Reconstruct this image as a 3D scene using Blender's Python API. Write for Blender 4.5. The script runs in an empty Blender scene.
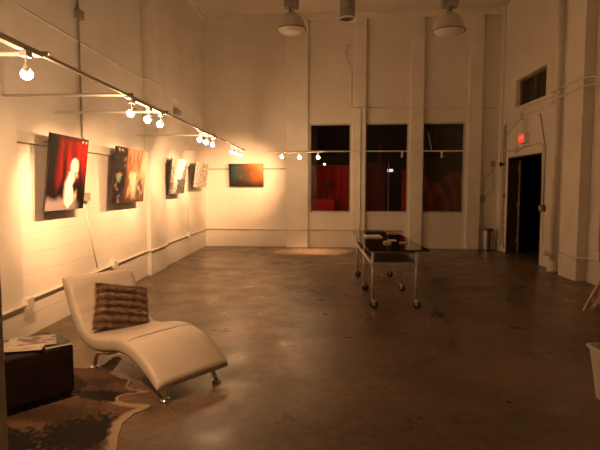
import bpy, bmesh, math, random
from mathutils import Vector, Matrix, noise
random.seed(7)
S = bpy.context.scene
COL = S.collection
PI = math.pi

# ---------------------------------------------------------------- helpers
class MB:
    def __init__(self):
        self.bm = bmesh.new()
    def box(self, a, b, M=None):
        x0, y0, z0 = a; x1, y1, z1 = b
        vs = [Vector(p) for p in ((x0,y0,z0),(x1,y0,z0),(x1,y1,z0),(x0,y1,z0),(x0,y0,z1),(x1,y0,z1),(x1,y1,z1),(x0,y1,z1))]
        if M is not None: vs = [M @ v for v in vs]
        v = [self.bm.verts.new(p) for p in vs]
        for f in ((3,2,1,0),(4,5,6,7),(0,1,5,4),(1,2,6,5),(2,3,7,6),(3,0,4,7)):
            self.bm.faces.new([v[i] for i in f])
        return self
    def tube(self, pts, r, seg=8, cap=True):
        pts = [Vector(p) for p in pts]
        rs = r if isinstance(r, (list, tuple)) else [r]*len(pts)
        rings = []
        prev = None
        for i, p in enumerate(pts):
            if i == 0: t = pts[1]-p
            elif i == len(pts)-1: t = p-pts[-2]
            else: t = (pts[i+1]-p).normalized()+(p-pts[i-1]).normalized()
            t.normalize()
            if prev is None:
                a = Vector((0,0,1)) if abs(t.z) < .9 else Vector((1,0,0))
                n = t.cross(a).normalized()
            else:
                n = (prev - t*prev.dot(t)).normalized()
            prev = n
            b = t.cross(n)
            k = 1.0
            if 0 < i < len(pts)-1:
                c = max(.5, (pts[i+1]-p).normalized().dot(t)); k = 1/c
            rings.append([self.bm.verts.new(p + (n*math.cos(2*PI*j/seg)+b*math.sin(2*PI*j/seg))*rs[i]) for j in range(seg)])
        for A, B in zip(rings, rings[1:]):
            for j in range(seg):
                self.bm.faces.new((A[j], A[(j+1)%seg], B[(j+1)%seg], B[j]))
        if cap:
            self.bm.faces.new(rings[0][::-1]); self.bm.faces.new(rings[-1])
        return self
    def lathe(self, prof, seg=20, M=None, closed=True):
        rings = []
        for r, z in prof:
            ring = []
            for j in range(seg):
                p = Vector((r*math.cos(2*PI*j/seg), r*math.sin(2*PI*j/seg), z))
                if M is not None: p = M @ p
                ring.append(self.bm.verts.new(p))
            rings.append(ring)
        for A, B in zip(rings, rings[1:]):
            for j in range(seg):
                self.bm.faces.new((A[j], A[(j+1)%seg], B[(j+1)%seg], B[j]))
        if closed:
            self.bm.faces.new(rings[0][::-1]); self.bm.faces.new(rings[-1])
        return self
    def grid(self, f, nu, nv, close_u=False, close_v=False):
        V = [[self.bm.verts.new(f(i/(nu if close_u else nu-1), j/(nv if close_v else nv-1))) for j in range(nv)] for i in range(nu)]
        for i in range(nu if close_u else nu-1):
            for j in range(nv if close_v else nv-1):
                self.bm.faces.new((V[i][j], V[(i+1)%nu][j], V[(i+1)%nu][(j+1)%nv], V[i][(j+1)%nv]))
        return V
    def build(self, name, mat, parent=None, smooth=False, bevel=0, solid=0, sub=0, seg=2):
        bmesh.ops.recalc_face_normals(self.bm, faces=self.bm.faces)
        me = bpy.data.meshes.new(name)
        self.bm.to_mesh(me); self.bm.free()
        if mat is not None: me.materials.append(mat)
        o = bpy.data.objects.new(name, me); COL.objects.link(o)
        if parent is not None: o.parent = parent
        if smooth:
            for p in me.polygons: p.use_smooth = True
        if solid:
            m = o.modifiers.new('thickness', 'SOLIDIFY'); m.thickness = solid; m.offset = 0
        if bevel:
            m = o.modifiers.new('bevel', 'BEVEL'); m.width = bevel; m.segments = seg; m.limit_method = 'ANGLE'
        if sub:
            m = o.modifiers.new('sub', 'SUBSURF'); m.levels = sub; m.render_levels = sub
        return o

def tag(o, label, cat, group=None):
    o['label'] = label; o['category'] = cat
    if group: o['group'] = group
    return o
def thing(name, loc, label, cat, group=None, rz=0):
    o = bpy.data.objects.new(name, None); COL.objects.link(o)
    o.location = loc; o.rotation_euler = (0, 0, rz); o.empty_display_size = .1
    return tag(o, label, cat, group)
def struct(o):
    o['kind'] = 'structure'; return o
def copy_tree(o, parent=None):
    c = o.copy(); COL.objects.link(c)
    if parent is not None: c.parent = parent
    for ch in list(o.children): copy_tree(ch, c)
    return c
def spline(pts, n):
    P = [Vector(p) for p in pts]; P = [P[0]*2-P[1]] + P + [P[-1]*2-P[-2]]
    out = []
    m = len(P)-3
    for k in range(n+1):
        t = k/n*m; i = min(int(t), m-1); t -= i
        a, b, c, d = P[i:i+4]
        out.append(.5*((2*b)+(c-a)*t+(2*a-5*b+4*c-d)*t*t+(3*b-a-3*c+d)*t**3))
    return out

# ---------------------------------------------------------------- materials
def mat(name, col, rough=.5, metal=0, spec=.5, emit=None, estr=0):
    m = bpy.data.materials.new(name); m.use_nodes = True
    b = m.node_tree.nodes['Principled BSDF']
    b.inputs['Base Color'].default_value = (*col, 1)
    b.inputs['Roughness'].default_value = rough
    b.inputs['Metallic'].default_value = metal
    b.inputs['Specular IOR Level'].default_value = spec
    if emit:
        b.inputs['Emission Color'].default_value = (*emit, 1)
        b.inputs['Emission Strength'].default_value = estr
    return m
def N(m, t, **kw):
    n = m.node_tree.nodes.new(t)
    for k, v in kw.items(): setattr(n, k, v)
    return n
def L(m, a, b): m.node_tree.links.new(a, b)
def noisy(m, c0, c1, scale, detail=6, bump=0, bscale=None, p0=.35, p1=.65, coord='Object', dist=.01):
    b = m.node_tree.nodes['Principled BSDF']
    tc = N(m, 'ShaderNodeTexCoord'); nz = N(m, 'ShaderNodeTexNoise')
    nz.inputs['Scale'].default_value = scale; nz.inputs['Detail'].default_value = detail
    L(m, tc.outputs[coord], nz.inputs['Vector'])
    cr = N(m, 'ShaderNodeValToRGB')
    cr.color_ramp.elements[0].position = p0; cr.color_ramp.elements[0].color = (*c0, 1)
    cr.color_ramp.elements[1].position = p1; cr.color_ramp.elements[1].color = (*c1, 1)
    L(m, nz.outputs['Fac'], cr.inputs['Fac']); L(m, cr.outputs['Color'], b.inputs['Base Color'])
    if bump:
        n2 = N(m, 'ShaderNodeTexNoise'); n2.inputs['Scale'].default_value = bscale or scale*5
        n2.inputs['Detail'].default_value = 4
        L(m, tc.outputs[coord], n2.inputs['Vector'])
        bp = N(m, 'ShaderNodeBump'); bp.inputs['Strength'].default_value = bump; bp.inputs['Distance'].default_value = dist
        L(m, n2.outputs['Fac'], bp.inputs['Height']); L(m, bp.outputs['Normal'], b.inputs['Normal'])
    return m
def block_wall(name, rot, c0, c1, joint=.35):
    """painted concrete block: faint mortar joints and paint mottling"""
    m = mat(name, c0, .62, spec=.3)
    b = m.node_tree.nodes['Principled BSDF']
    tc = N(m, 'ShaderNodeTexCoord'); mp = N(m, 'ShaderNodeMapping'); mp.inputs['Rotation'].default_value = rot
    L(m, tc.outputs['Object'], mp.inputs['Vector'])
    br = N(m, 'ShaderNodeTexBrick')
    br.inputs['Scale'].default_value = 1; br.inputs['Brick Width'].default_value = .41; br.inputs['Row Height'].default_value = .205
    br.inputs['Mortar Size'].default_value = .006; br.inputs['Mortar Smooth'].default_value = .6
    L(m, mp.outputs['Vector'], br.inputs['Vector'])
    n1 = N(m, 'ShaderNodeTexNoise'); n1.inputs['Scale'].default_value = 1.3; n1.inputs['Detail'].default_value = 7
    L(m, tc.outputs['Object'], n1.inputs['Vector'])
    cr = N(m, 'ShaderNodeValToRGB'); e = cr.color_ramp.elements
    e[0].position = .3; e[0].color = (*c0, 1); e[1].position = .7; e[1].color = (*c1, 1)
    L(m, n1.outputs['Fac'], cr.inputs['Fac'])
    L(m, cr.outputs['Color'], b.inputs['Base Color'])
    n2 = N(m, 'ShaderNodeTexNoise'); n2.inputs['Scale'].default_value = 22; n2.inputs['Detail'].default_value = 5
    L(m, tc.outputs['Object'], n2.inputs['Vector'])
    ma = N(m, 'ShaderNodeMath', operation='MULTIPLY_ADD'); ma.inputs[1].default_value = -joint
    L(m, br.outputs['Fac'], ma.inputs[0])
    m3 = N(m, 'ShaderNodeMath', operation='MULTIPLY'); m3.inputs[1].default_value = .35
    L(m, n2.outputs['Fac'], m3.inputs[0]); L(m, m3.outputs[0], ma.inputs[2])
    bp = N(m, 'ShaderNodeBump'); bp.inputs['Strength'].default_value = .55; bp.inputs['Distance'].default_value = .012
    L(m, ma.outputs[0], bp.inputs['Height']); L(m, bp.outputs['Normal'], b.inputs['Normal'])
    return m
def vcol(name, rough=.5, spec=.5, bump=0, bscale=60):
    m = mat(name, (1,1,1), rough, spec=spec)
    b = m.node_tree.nodes['Principled BSDF']
    a = N(m, 'ShaderNodeVertexColor'); a.layer_name = 'Col'
    L(m, a.outputs['Color'], b.inputs['Base Color'])
    if bump:
        tc = N(m, 'ShaderNodeTexCoord'); n2 = N(m, 'ShaderNodeTexNoise'); n2.inputs['Scale'].default_value = bscale
        L(m, tc.outputs['Object'], n2.inputs['Vector'])
        bp = N(m, 'ShaderNodeBump'); bp.inputs['Strength'].default_value = bump; bp.inputs['Distance'].default_value = .01
        L(m, n2.outputs['Fac'], bp.inputs['Height']); L(m, bp.outputs['Normal'], b.inputs['Normal'])
    return m
def paint(o, fn):
    """colour a mesh's points from their own (local) position: pigment of the thing itself"""
    me = o.data
    at = me.color_attributes.new('Col', 'FLOAT_COLOR', 'POINT')
    for i, v in enumerate(me.vertices):
        c = fn(v.co); at.data[i].color = (c[0], c[1], c[2], 1)

WHITE0, WHITE1 = (.76,.72,.65), (.85,.81,.74)
M_wl = block_wall('white painted block', (PI/2, 0, PI/2), WHITE0, WHITE1)
M_wl.node_tree.nodes['Mapping'].inputs['Rotation'].default_value = (0, -PI/2, -PI/2)
M_wb = block_wall('white painted block back', (-PI/2, 0, 0), (.74,.70,.63), (.82,.78,.71), .3)
M_wr = block_wall('white painted plaster', (0, -PI/2, -PI/2), (.72,.68,.61), (.80,.76,.69), .12)
M_plain = noisy(mat('white painted concrete', WHITE1, .6, spec=.3), WHITE0, WHITE1, 2, bump=.25, bscale=25)
M_ceil = noisy(mat('ceiling paint', (.7,.66,.6), .8, spec=.2), (.66,.62,.55), (.75,.71,.64), 1.2)
M_jamb = noisy(mat('taupe painted jamb', (.62,.58,.52), .6, spec=.3), (.58,.54,.48), (.66,.62,.55), 3, bump=.15, bscale=30)
M_pipe = noisy(mat('painted conduit', (.80,.76,.69), .45), (.74,.70,.63), (.84,.80,.73), 6)
M_greypipe = noisy(mat('grey steel conduit', (.33,.31,.28), .5), (.26,.25,.22), (.40,.37,.33), 8)
M_rail = noisy(mat('white rail board', (.72,.69,.63), .5), (.68,.65,.58), (.77,.74,.68), 5)
M_track = noisy(mat('white track metal', (.82,.78,.71), .4), (.79,.75,.68), (.85,.81,.74), 9)
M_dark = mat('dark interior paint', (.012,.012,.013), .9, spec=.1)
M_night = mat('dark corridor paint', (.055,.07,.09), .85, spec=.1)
M_black = mat('black rubber', (.012,.012,.012), .5)
M_chrome = noisy(mat('chrome', (.75,.74,.72), .12, 1), (.72,.71,.69), (.8,.79,.77), 4)
M_steel = noisy(mat('brushed steel', (.42,.40,.38), .32, 1), (.36,.34,.32), (.48,.46,.43), 6)
M_alu = noisy(mat('pale painted steel leg', (.52,.49,.44), .35, .35), (.48,.45,.40), (.56,.53,.48), 12)
M_wood = noisy(mat('pale pine', (.55,.42,.27), .5), (.48,.35,.21), (.62,.48,.32), 9)
M_frame = noisy(mat('brown painted timber', (.16,.10,.06), .5), (.12,.075,.045), (.20,.13,.08), 8)
M_binw = noisy(mat('white bin plastic', (.66,.63,.58), .42), (.62,.59,.54), (.70,.67,.62), 4)

# polished concrete floor
M_floor = mat('polished stained concrete', (.2,.17,.13), .3, spec=.42)
def _floor(m):
    b = m.node_tree.nodes['Principled BSDF']
    tc = N(m, 'ShaderNodeTexCoord')
    n1 = N(m, 'ShaderNodeTexNoise'); n1.inputs['Scale'].default_value = .8; n1.inputs['Detail'].default_value = 9; n1.inputs['Roughness'].default_value = .62; n1.inputs['Distortion'].default_value = .6
    n2 = N(m, 'ShaderNodeTexNoise'); n2.inputs['Scale'].default_value = 11; n2.inputs['Detail'].default_value = 10; n2.inputs['Roughness'].default_value = .75
    n3 = N(m, 'ShaderNodeTexNoise'); n3.inputs['Scale'].default_value = 2.5; n3.inputs['Detail'].default_value = 4
    for n in (n1, n2, n3): L(m, tc.outputs['Object'], n.inputs['Vector'])
    mx = N(m, 'ShaderNodeMix'); mx.data_type = 'FLOAT'; mx.inputs[0].default_value = .5
    L(m, n1.outputs['Fac'], mx.inputs[2]); L(m, n2.outputs['Fac'], mx.inputs[3])
    cr = N(m, 'ShaderNodeValToRGB'); e = cr.color_ramp.elements
    e[0].position = .36; e[0].color = (.050,.032,.019, 1); e[1].position = .64; e[1].color = (.225,.158,.100, 1)
    L(m, mx.outputs[0], cr.inputs['Fac'])
    # hairline cracks
    vo = N(m, 'ShaderNodeTexVoronoi', feature='DISTANCE_TO_EDGE'); vo.inputs['Scale'].default_value = .42
    nd = N(m, 'ShaderNodeTexNoise'); nd.inputs['Scale'].default_value = 1.6; nd.inputs['Detail'].default_value = 6
    va = N(m, 'ShaderNodeVectorMath', operation='MULTIPLY_ADD'); va.inputs[1].default_value = (.6,.6,.6)
    L(m, tc.outputs['Object'], nd.inputs['Vector']); L(m, nd.outputs['Color'], va.inputs[0]); L(m, tc.outputs['Object'], va.inputs[2])
    L(m, va.outputs[0], vo.inputs['Vector'])
    c2 = N(m, 'ShaderNodeValToRGB'); c2.color_ramp.elements[0].position = .002; c2.color_ramp.elements[0].color = (.8,.8,.8,1)
    c2.color_ramp.elements[1].position = .006
    L(m, vo.outputs['Distance'], c2.inputs['Fac'])
    mm = N(m, 'ShaderNodeMix'); mm.data_type = 'RGBA'; mm.blend_type = 'MULTIPLY'; mm.inputs[0].default_value = 1
    L(m, cr.outputs['Color'], mm.inputs[6]); L(m, c2.outputs['Color'], mm.inputs[7])
    L(m, mm.outputs[2], b.inputs['Base Color'])
    mr = N(m, 'ShaderNodeMapRange'); mr.inputs['From Min'].default_value = .3; mr.inputs['From Max'].default_value = .7
    mr.inputs['To Min'].default_value = .24; mr.inputs['To Max'].default_value = .46
    L(m, n3.outputs['Fac'], mr.inputs['Value']); L(m, mr.outputs[0], b.inputs['Roughness'])
    bp = N(m, 'ShaderNodeBump'); bp.inputs['Strength'].default_value = .10; bp.inputs['Distance'].default_value = .006
    L(m, n2.outputs['Fac'], bp.inputs['Height']); L(m, bp.outputs['Normal'], b.inputs['Normal'])
_floor(M_floor)

# window glass: clear pane with a mirror-like surface reflection
M_glass = bpy.data.materials.new('window glass'); M_glass.use_nodes = True
def _glass(m):
    nt = m.node_tree; nt.nodes.clear()
    out = N(m, 'ShaderNodeOutputMaterial'); mx = N(m, 'ShaderNodeMixShader'); fr = N(m, 'ShaderNodeFresnel'); fr.inputs[0].default_value = 1.5
    tr = N(m, 'ShaderNodeBsdfTransparent'); tr.inputs[0].default_value = (.93,.94,.93,1)
    gl = N(m, 'ShaderNodeBsdfGlossy'); gl.inputs['Roughness'].default_value = .015; gl.inputs['Color'].default_value = (.9,.9,.9,1)
    L(m, fr.outputs[0], mx.inputs[0]); L(m, tr.outputs[0], mx.inputs[1]); L(m, gl.outputs[0], mx.inputs[2]); L(m, mx.outputs[0], out.inputs[0])
_glass(M_glass)

# ---------------------------------------------------------------- the room
XL, XR, ZC = -2.95, 4.2, 5.65
YF = -3.5
BA = math.radians(-2.8)
BO = Vector((-2.95, 12.58, 0))
def bw(u, d, z):                       # point on the back wall: u along it, d out into the room
    return Vector((BO.x + u*math.cos(BA) + d*math.sin(BA), BO.y + u*math.sin(BA) - d*math.cos(BA), z))
def on_back(o, u=0, d=0, z=0):
    o.location = bw(u, d, z); o.rotation_euler = (0, 0, BA); return o

struct(MB().box((XL-3, YF-.3, -.2), (XR+4, 16, 0)).build('floor', M_floor))
struct(MB().box((XL-.3, YF-.3, ZC), (XR+.3, 16, ZC+.2)).build('ceiling', M_ceil))
struct(MB().box((XL-.25, YF, 0), (XL, 12.9, ZC)).build('wall_left', M_wl))
struct(MB().box((XL-.25, YF-.25, 0), (XR+.25, YF, ZC)).build('wall_front', M_plain))
# partition end that the view passes on the left
struct(MB().box((XL, 1.72, 0), (-1.265, 1.9, ZC)).build('trim_1', M_jamb, bevel=.006))

# right wall with doorway and high window
DY0, DY1, DZ = 9.79, 11.56, 2.16
WY0, WY1, WZ0, WZ1 = 9.76, 11.26, 3.22, 3.80
mb = MB(); T = .25
mb.box((XR, YF, 0), (XR+T, DY0, WZ0)); mb.box((XR, DY1, 0), (XR+T, 12.5, WZ0))
mb.box((XR, DY0, DZ), (XR+T, DY1, WZ0))
mb.box((XR, YF, WZ0), (XR+T, WY0, WZ1)); mb.box((XR, WY1, WZ0), (XR+T, 12.5, WZ1))
mb.box((XR, YF, WZ1), (XR+T, 12.5, ZC))
struct(mb.build('wall_right', M_wr))
# back wall with three tall windows; local x along the wall, local -y into the room
UW = [(2.64, 3.66), (4.01, 5.05), (5.38, 6.38)]
Z0, Z1 = .87, 3.05
mb = MB(); LU = 7.3
us = [-.3] + [v for w in UW for v in w] + [LU]
mb.box((-.3, 0, 0), (LU, .25, Z0)); mb.box((-.3, 0, Z1), (LU, .25, ZC))
for i in range(0, 8, 2): mb.box((us[i], 0, Z0), (us[i+1], .25, Z1))
struct(on_back(mb.build('wall_back', M_wb)))
# trims: pilasters and the ledge under the ceiling
k = 2
for u0, u1 in ((2.07, 2.61), (3.70, 4.01), (5.08, 5.38), (6.43, 6.74)):
    struct(on_back(MB().box((u0, -.1, 0), (u1, 0, ZC-.14)).build('trim_%d' % k, M_plain, bevel=.008))); k += 1
struct(on_back(MB().box((0, -.106, ZC-.14), (LU-.17, 0, ZC)).box((0, -.125, ZC-.035), (LU-.17, 0, ZC)).build('trim_%d' % k, M_plain, bevel=.005))); k += 1
for a, b in (((XL, 3.6, 0), (XL+.09, 4.62, ZC)), ((XL, 8.27, 0), (XL+.07, 9.12, ZC)), ((XR-.17, 8.05, 0), (XR, 8.66, ZC)), ((XR-.05, 11.95, 0), (XR, 12.1, ZC))):
    struct(MB().box(a, b).build('trim_%d' % k, M_plain, bevel=.01)); k += 1
struct(MB().box((XL, 1.9, ZC-.07), (XL+.07, 12.5, ZC)).build('trim_%d' % k, M_plain)); k += 1
# windows: frame and one pane each
M_wfr = noisy(mat('painted window frame', (.5,.46,.4), .5), (.44,.40,.34), (.54,.5,.44), 7)
for i, (u0, u1) in enumerate(UW):
    w = MB(); t = .035
    w.box((u0, .02, Z0), (u1, .10, Z0+t)); w.box((u0, .02, Z1-t), (u1, .10, Z1)); w.box((u0, .02, Z0+t), (u0+t, .10, Z1-t)); w.box((u1-t, .02, Z0+t), (u1, .10, Z1-t))
    o = struct(on_back(w.build('window_%d' % (i+1), M_wfr)))
    MB().box((u0+t, .055, Z0+t), (u1-t, .061, Z1-t)).build('pane', M_glass, o)
    MB().box((u0-.01, -.03, Z0-.03), (u1+.01, .04, Z0)).build('sill', M_plain, o, bevel=.004)
w = MB(); t = .04
w.box((XR+.1, WY0, WZ0), (XR+.2, WY1, WZ0+t)); w.box((XR+.1, WY0, WZ1-t), (XR+.2, WY1, WZ1)); w.box((XR+.1, WY0, WZ0), (XR+.2, WY0+t, WZ1)); w.box((XR+.1, WY1-t, WZ0), (XR+.2, WY1, WZ1)); w.box((XR+.11, 10.49, WZ0), (XR+.19, 10.53, WZ1))
o = struct(w.build('window_4', M_frame))
MB().box((XR+.14, WY0+t, WZ0+t), (XR+.146, WY1-t, WZ1-t)).build('pane', M_glass, o)
M_dframe = noisy(mat('dark stained door frame', (.05,.028,.016), .5), (.04,.022,.012), (.065,.036,.02), 8)
# door: frame, leaf standing open into the dark passage
w = MB(); t = .06
t = .03
w.box((XR-.006, DY0, 0), (XR+.26, DY0+t, DZ)); w.box((XR-.006, DY1-t, 0), (XR+.26, DY1, DZ)); w.box((XR-.006, DY0+t, DZ-t), (XR+.26, DY1-t, DZ))
door = struct(w.build('door_1', M_dframe, bevel=.004))
hx, hy = XR+.21, DY1-.07
ang = math.atan2(.83, .55)
lm = Matrix.Translation((hx, hy, 0)) @ Matrix.Rotation(ang, 4, 'Z')
leaf = MB().box((0, -.045, .01), (.86, 0, DZ-.07), lm).build('door_leaf', M_frame, door, bevel=.004)
hd = MB().tube([lm @ Vector((.78, -.045, 1.02)), lm @ Vector((.78, -.10, 1.02)), lm @ Vector((.68, -.10, 1.02))], .012)
hd.build('handle', M_steel, leaf, smooth=True)
for z in (.25, 1.05, 1.85):
    MB().tube([(hx-.008, hy-.008, z), (hx-.008, hy-.008, z+.11)], .011).build('hinge', M_greypipe, leaf)
# dark passage beyond the door and beyond the high window
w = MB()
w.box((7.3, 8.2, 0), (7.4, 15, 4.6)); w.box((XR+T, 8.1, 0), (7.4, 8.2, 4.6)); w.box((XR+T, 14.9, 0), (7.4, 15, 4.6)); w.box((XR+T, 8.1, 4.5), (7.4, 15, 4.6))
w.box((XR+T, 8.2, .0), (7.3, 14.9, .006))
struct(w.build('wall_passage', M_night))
# dark room seen through the windows
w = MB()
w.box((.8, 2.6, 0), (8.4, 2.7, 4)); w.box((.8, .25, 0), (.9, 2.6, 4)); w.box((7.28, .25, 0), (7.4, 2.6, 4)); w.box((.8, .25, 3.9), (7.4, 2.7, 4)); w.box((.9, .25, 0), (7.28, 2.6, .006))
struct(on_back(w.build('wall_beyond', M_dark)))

# ---------------------------------------------------------------- beyond the windows
def cloth(name, u0, u1, zfun, d, matl, label, cat, amp=.035, freq=7, z0=.55, swag=0, group=None):
    b = MB()
    def f(s, t):
        u = u0+(u1-u0)*s; top = zfun(s); z = z0+(top-z0)*t
        fold = math.sin(s*freq*2*PI + swag*t*4 + 2*noise.noise(Vector((s*3, t*1.5, d*5))))*amp*(1.1-.5*t)
        fold += swag*.05*math.sin((t*5+abs(s-.45)*6)*2)
        return bw(u, -d+fold, z)
    b.grid(f, 70, 30)
    o = b.build(name, matl, smooth=True, solid=.006)
    return tag(o, label, cat, group)
M_red = noisy(mat('red curtain', (.45,.02,.012), .8, spec=.1), (.36,.014,.01), (.52,.03,.018), 5)
M_redbrown = noisy(mat('dull red board', (.17,.022,.014), .75, spec=.15), (.13,.018,.012), (.2,.03,.018), 4)
M_rust = noisy(mat('rust red drape', (.34,.05,.028), .8, spec=.1), (.28,.04,.02), (.40,.065,.035), 5)
cloth('curtain', 2.35, 3.75, lambda s: 2.1-.03*s, .95, M_red, 'bright red curtain seen through the leftmost tall window', 'curtain', amp=.03, freq=6)
o = MB().box((-.3, 0, .007), (.3, .38, 1.2)).build('draped_block', M_red, bevel=.03); on_back(o, 2.95, -.42)
tag(o, 'low red block in the lower left of the leftmost tall window', 'block')
st = thing('stool', bw(3.12, -.62, 1.2), 'small dark stool shape standing in for a reflected chair on the red block behind the left window', 'stool', rz=BA)  # added shape, stands in for a chair reflected in the glass
MB().box((-.09, -.07, .30), (.09, .07, .44)).build('seat', M_black, st, bevel=.03)
for sx in (-1, 1):
    for sy in (-1, 1):
        MB().tube([(sx*.075, sy*.055, 0), (sx*.065, sy*.05, .31)], .008).build('leg', M_steel, st)
st.location = bw(3.05, -.62, 1.2)
o = MB().box((0, 0, .007), (.50, .03, 2.12)).build('display_board', M_redbrown, bevel=.004); on_back(o, 4.06, -.7)
tag(o, 'dull red upright board in the left half of the middle tall window', 'board')
o = MB().tube([(0, 0, 0), (.01, 0, 2.13)], .013).build('wooden_pole', M_wood); on_back(o, 4.62, -.66)
tag(o, 'thin wooden pole beside the dull red board in the middle window', 'pole')
o = MB().box((-.05, 0, .007), (.05, .05, 2.62)).build('wooden_post', M_redbrown); on_back(o, 4.42, -.95)
tag(o, 'dark red post rising above the board in the middle window', 'post')
sg = thing('lit_sign', bw(4.83, -2.52, 1.98), 'small glowing white sign deep inside the middle tall window', 'sign', rz=BA)
M_whl = mat('lit sign face', (.9,.9,.9), .5, emit=(1,.93,.82), estr=1.0)
MB().box((-.09, 0, -.04), (.09, .05, .05)).build('housing', M_plain, sg)
MB().box((-.08, -.006, -.032), (.08, 0, .042)).build('sign_face', M_whl, sg)
cloth('hanging_cloth', 4.98, 5.2, lambda s: 1.95, .8, M_red, 'narrow red cloth hanging at the right edge of the middle window', 'cloth', amp=.03, freq=2, z0=.9)
cloth('curtain', 5.3, 6.6, lambda s: 1.92-.34*math.sin(min(1, s*1.5)*PI*.8)**2+.12*s, .6, M_rust, 'rust red draped curtain gathered across the lower rightmost tall window', 'curtain', amp=.075, freq=4.3, swag=2.2)
o = MB().box((-.14, 0, -.2), (.14, .04, .2)).build('wall_panel', M_black); on_back(o, 5.75, -.9, 2.8)
tag(o, 'black square panel high in the rightmost tall window', 'panel')
o = MB().tube([(0,0,0),(.01,0,1.1)], .012).build('cable', M_black); on_back(o, 5.75, -.92, 3.0-.2); o.scale.z = .95
tag(o, 'thin black cable from which the square panel hangs in the right window', 'cable')
M_green = mat('green reflection glow', (.05,.5,.12), .4, emit=(.1,.9,.25), estr=.35)  # emissive strip stands in for a green reflection in the pane
o = MB().tube([(0, 0, 0), (.19, 0, .05)], .007).build('reflection_strip', M_green); on_back(o, 5.34, -.5, 1.98)
tag(o, 'short green glowing strip standing in for a reflection at the left edge of the rightmost window', 'light')

# ---------------------------------------------------------------- lights
WARM = (1.0, .515, .235)
PK = 4.5
M_bulb = mat('lit bulb', (1,.9,.7), .3, emit=(1,.58,.29), estr=205)
M_bulb_off = mat('unlit bulb', (.55,.5,.42), .2)
TZ = 2.3
tr = thing('lighting_track', (-1.7, 6.5, TZ), 'long white lighting track running along the left wall of pictures', 'lighting track')
def seg_rail(p, q, w=.013, h=.012): 
    return MB().box((p[0]-w, p[1], p[2]-h), (q[0]+w, q[1], q[2]+h)) if abs(p[1]-q[1]) > abs(p[0]-q[0]) else MB().box((p[0], p[1]-w, p[2]-h), (q[0], q[1]+w, q[2]+h))
seg_rail((0, -4.55, 0), (0, 4.45, 0)).build('rail', M_track, tr, bevel=.003)
for y0, y1 in ((-4.55, -3.5), (-2.15, -1.1), (.4, 1.5), (2.9, 4.1)):
    MB().box((-.022, y0, -.026), (.022, y1, -.0122)).build('power_strip', M_track, tr)
for y in (3.08, 4.45, 5.48, 7.95, 10.9):
    MB().tube([(-1.25, y-6.5, .02), (.02, y-6.5, .02)], .014).build('bracket', M_track, tr, smooth=True)
tb = thing('lighting_track', (1.25, 10.93, TZ-.03), 'white lighting track crossing the room in front of the three tall windows', 'lighting track')
seg_rail((-2.93, 0, 0), (2.95, 0, 0)).build('rail', M_track, tb, bevel=.003)
MB().box((-2.3, -.022, -.026), (-1.25, .022, -.0122)).build('power_strip', M_track, tb)
MB().tube([(1.1, 0, .01), (1.02, .02, .38)], .006).build('wire', M_track, tb)

def track_lamp(loc, aim, label, lit=True, power=60, spot=62, blend=1.0, drop=.10, group=None, estr=None, blob=1.0):
    o = thing('track_lamp', loc, label, 'track light', group)
    MB().box((-.02, -.03, -.03), (.02, .03, 0)).tube([(0,0,-.02), (0,0,-drop+.02)], .007).build('stem', M_track, o)
    d = (Vector(aim)-Vector(loc)-Vector((0,0,-drop))).normalized()
    q = d.to_track_quat('-Z', 'Y')
    h = MB().lathe([(.010,.048),(.014,.046),(.015,.03),(.017,.014),(.017,.004)], 18, None).build('lamp_socket', M_track, o, smooth=True)
    h.location = (0,0,-drop); h.rotation_mode = 'QUATERNION'; h.rotation_quaternion = q
    b = MB().lathe([(.006,.008),(.018,.005),(.027*blob,-.010),(.032*blob,-.025),(.033*blob,-.036),(.028*blob,-.045),(.014*blob,-.050),(.003,-.051)], 20).build('bulb', M_bulb if lit else M_bulb_off, o, smooth=True)
    b.location = (0,0,-drop); b.rotation_mode = 'QUATERNION'; b.rotation_quaternion = q
    if lit:
        ld = bpy.data.lights.new('beam', 'SPOT'); ld.energy = power*PK; ld.color = WARM
        ld.spot_size = math.radians(spot+10); ld.spot_blend = blend; ld.shadow_soft_size = .03
        lo = bpy.data.objects.new('beam', ld); COL.objects.link(lo); lo.parent = o
        lo.location = Vector((0,0,-drop)) + d*.085
        lo.rotation_mode = 'QUATERNION'; lo.rotation_quaternion = q
    return o
W = XL+.03
lamps = [
 (2.86, (W, 5.15, 1.05), 'lone lit track lamp nearest the viewer at upper left', 40, 50),
 (4.47, (W, 5.05, 1.2), 'lit track lamp first of three above the second picture', 40, 46),
 (4.91, (W, 5.45, 1.45), 'lit track lamp middle of three above the second picture', 34, 60),
 (5.27, (W, 6.6, 1.4), 'lit track lamp last of three above the second picture', 38, 64),
 (7.02, (W, 7.1, 1.45), 'lit track lamp first of three beyond the second picture', 36, 62),
 (7.40, (W, 8.0, 1.4), 'lit track lamp middle of three beyond the second picture', 34, 60),
 (7.82, (W, 9.4, 1.5), 'lit track lamp last of three beyond the second picture', 44, 60),
 (9.55, (W, 9.9, 1.5), 'lit track lamp first of the three nearest the back corner', 36, 62),
 (10.02, (W, 11.2, 1.5), 'lit track lamp middle of the three nearest the back corner', 40, 62),
 (10.50, (-2.2, 12.5, 1.5), 'lit track lamp last of the three nearest the back corner', 40, 64)]
for y, aim, lab, pw, sp in lamps:
    track_lamp((-1.7, y, TZ-.0263), aim, lab, power=pw, spot=sp, drop=.10 if y > 3 else .11, group='lit track lamps')
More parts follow.
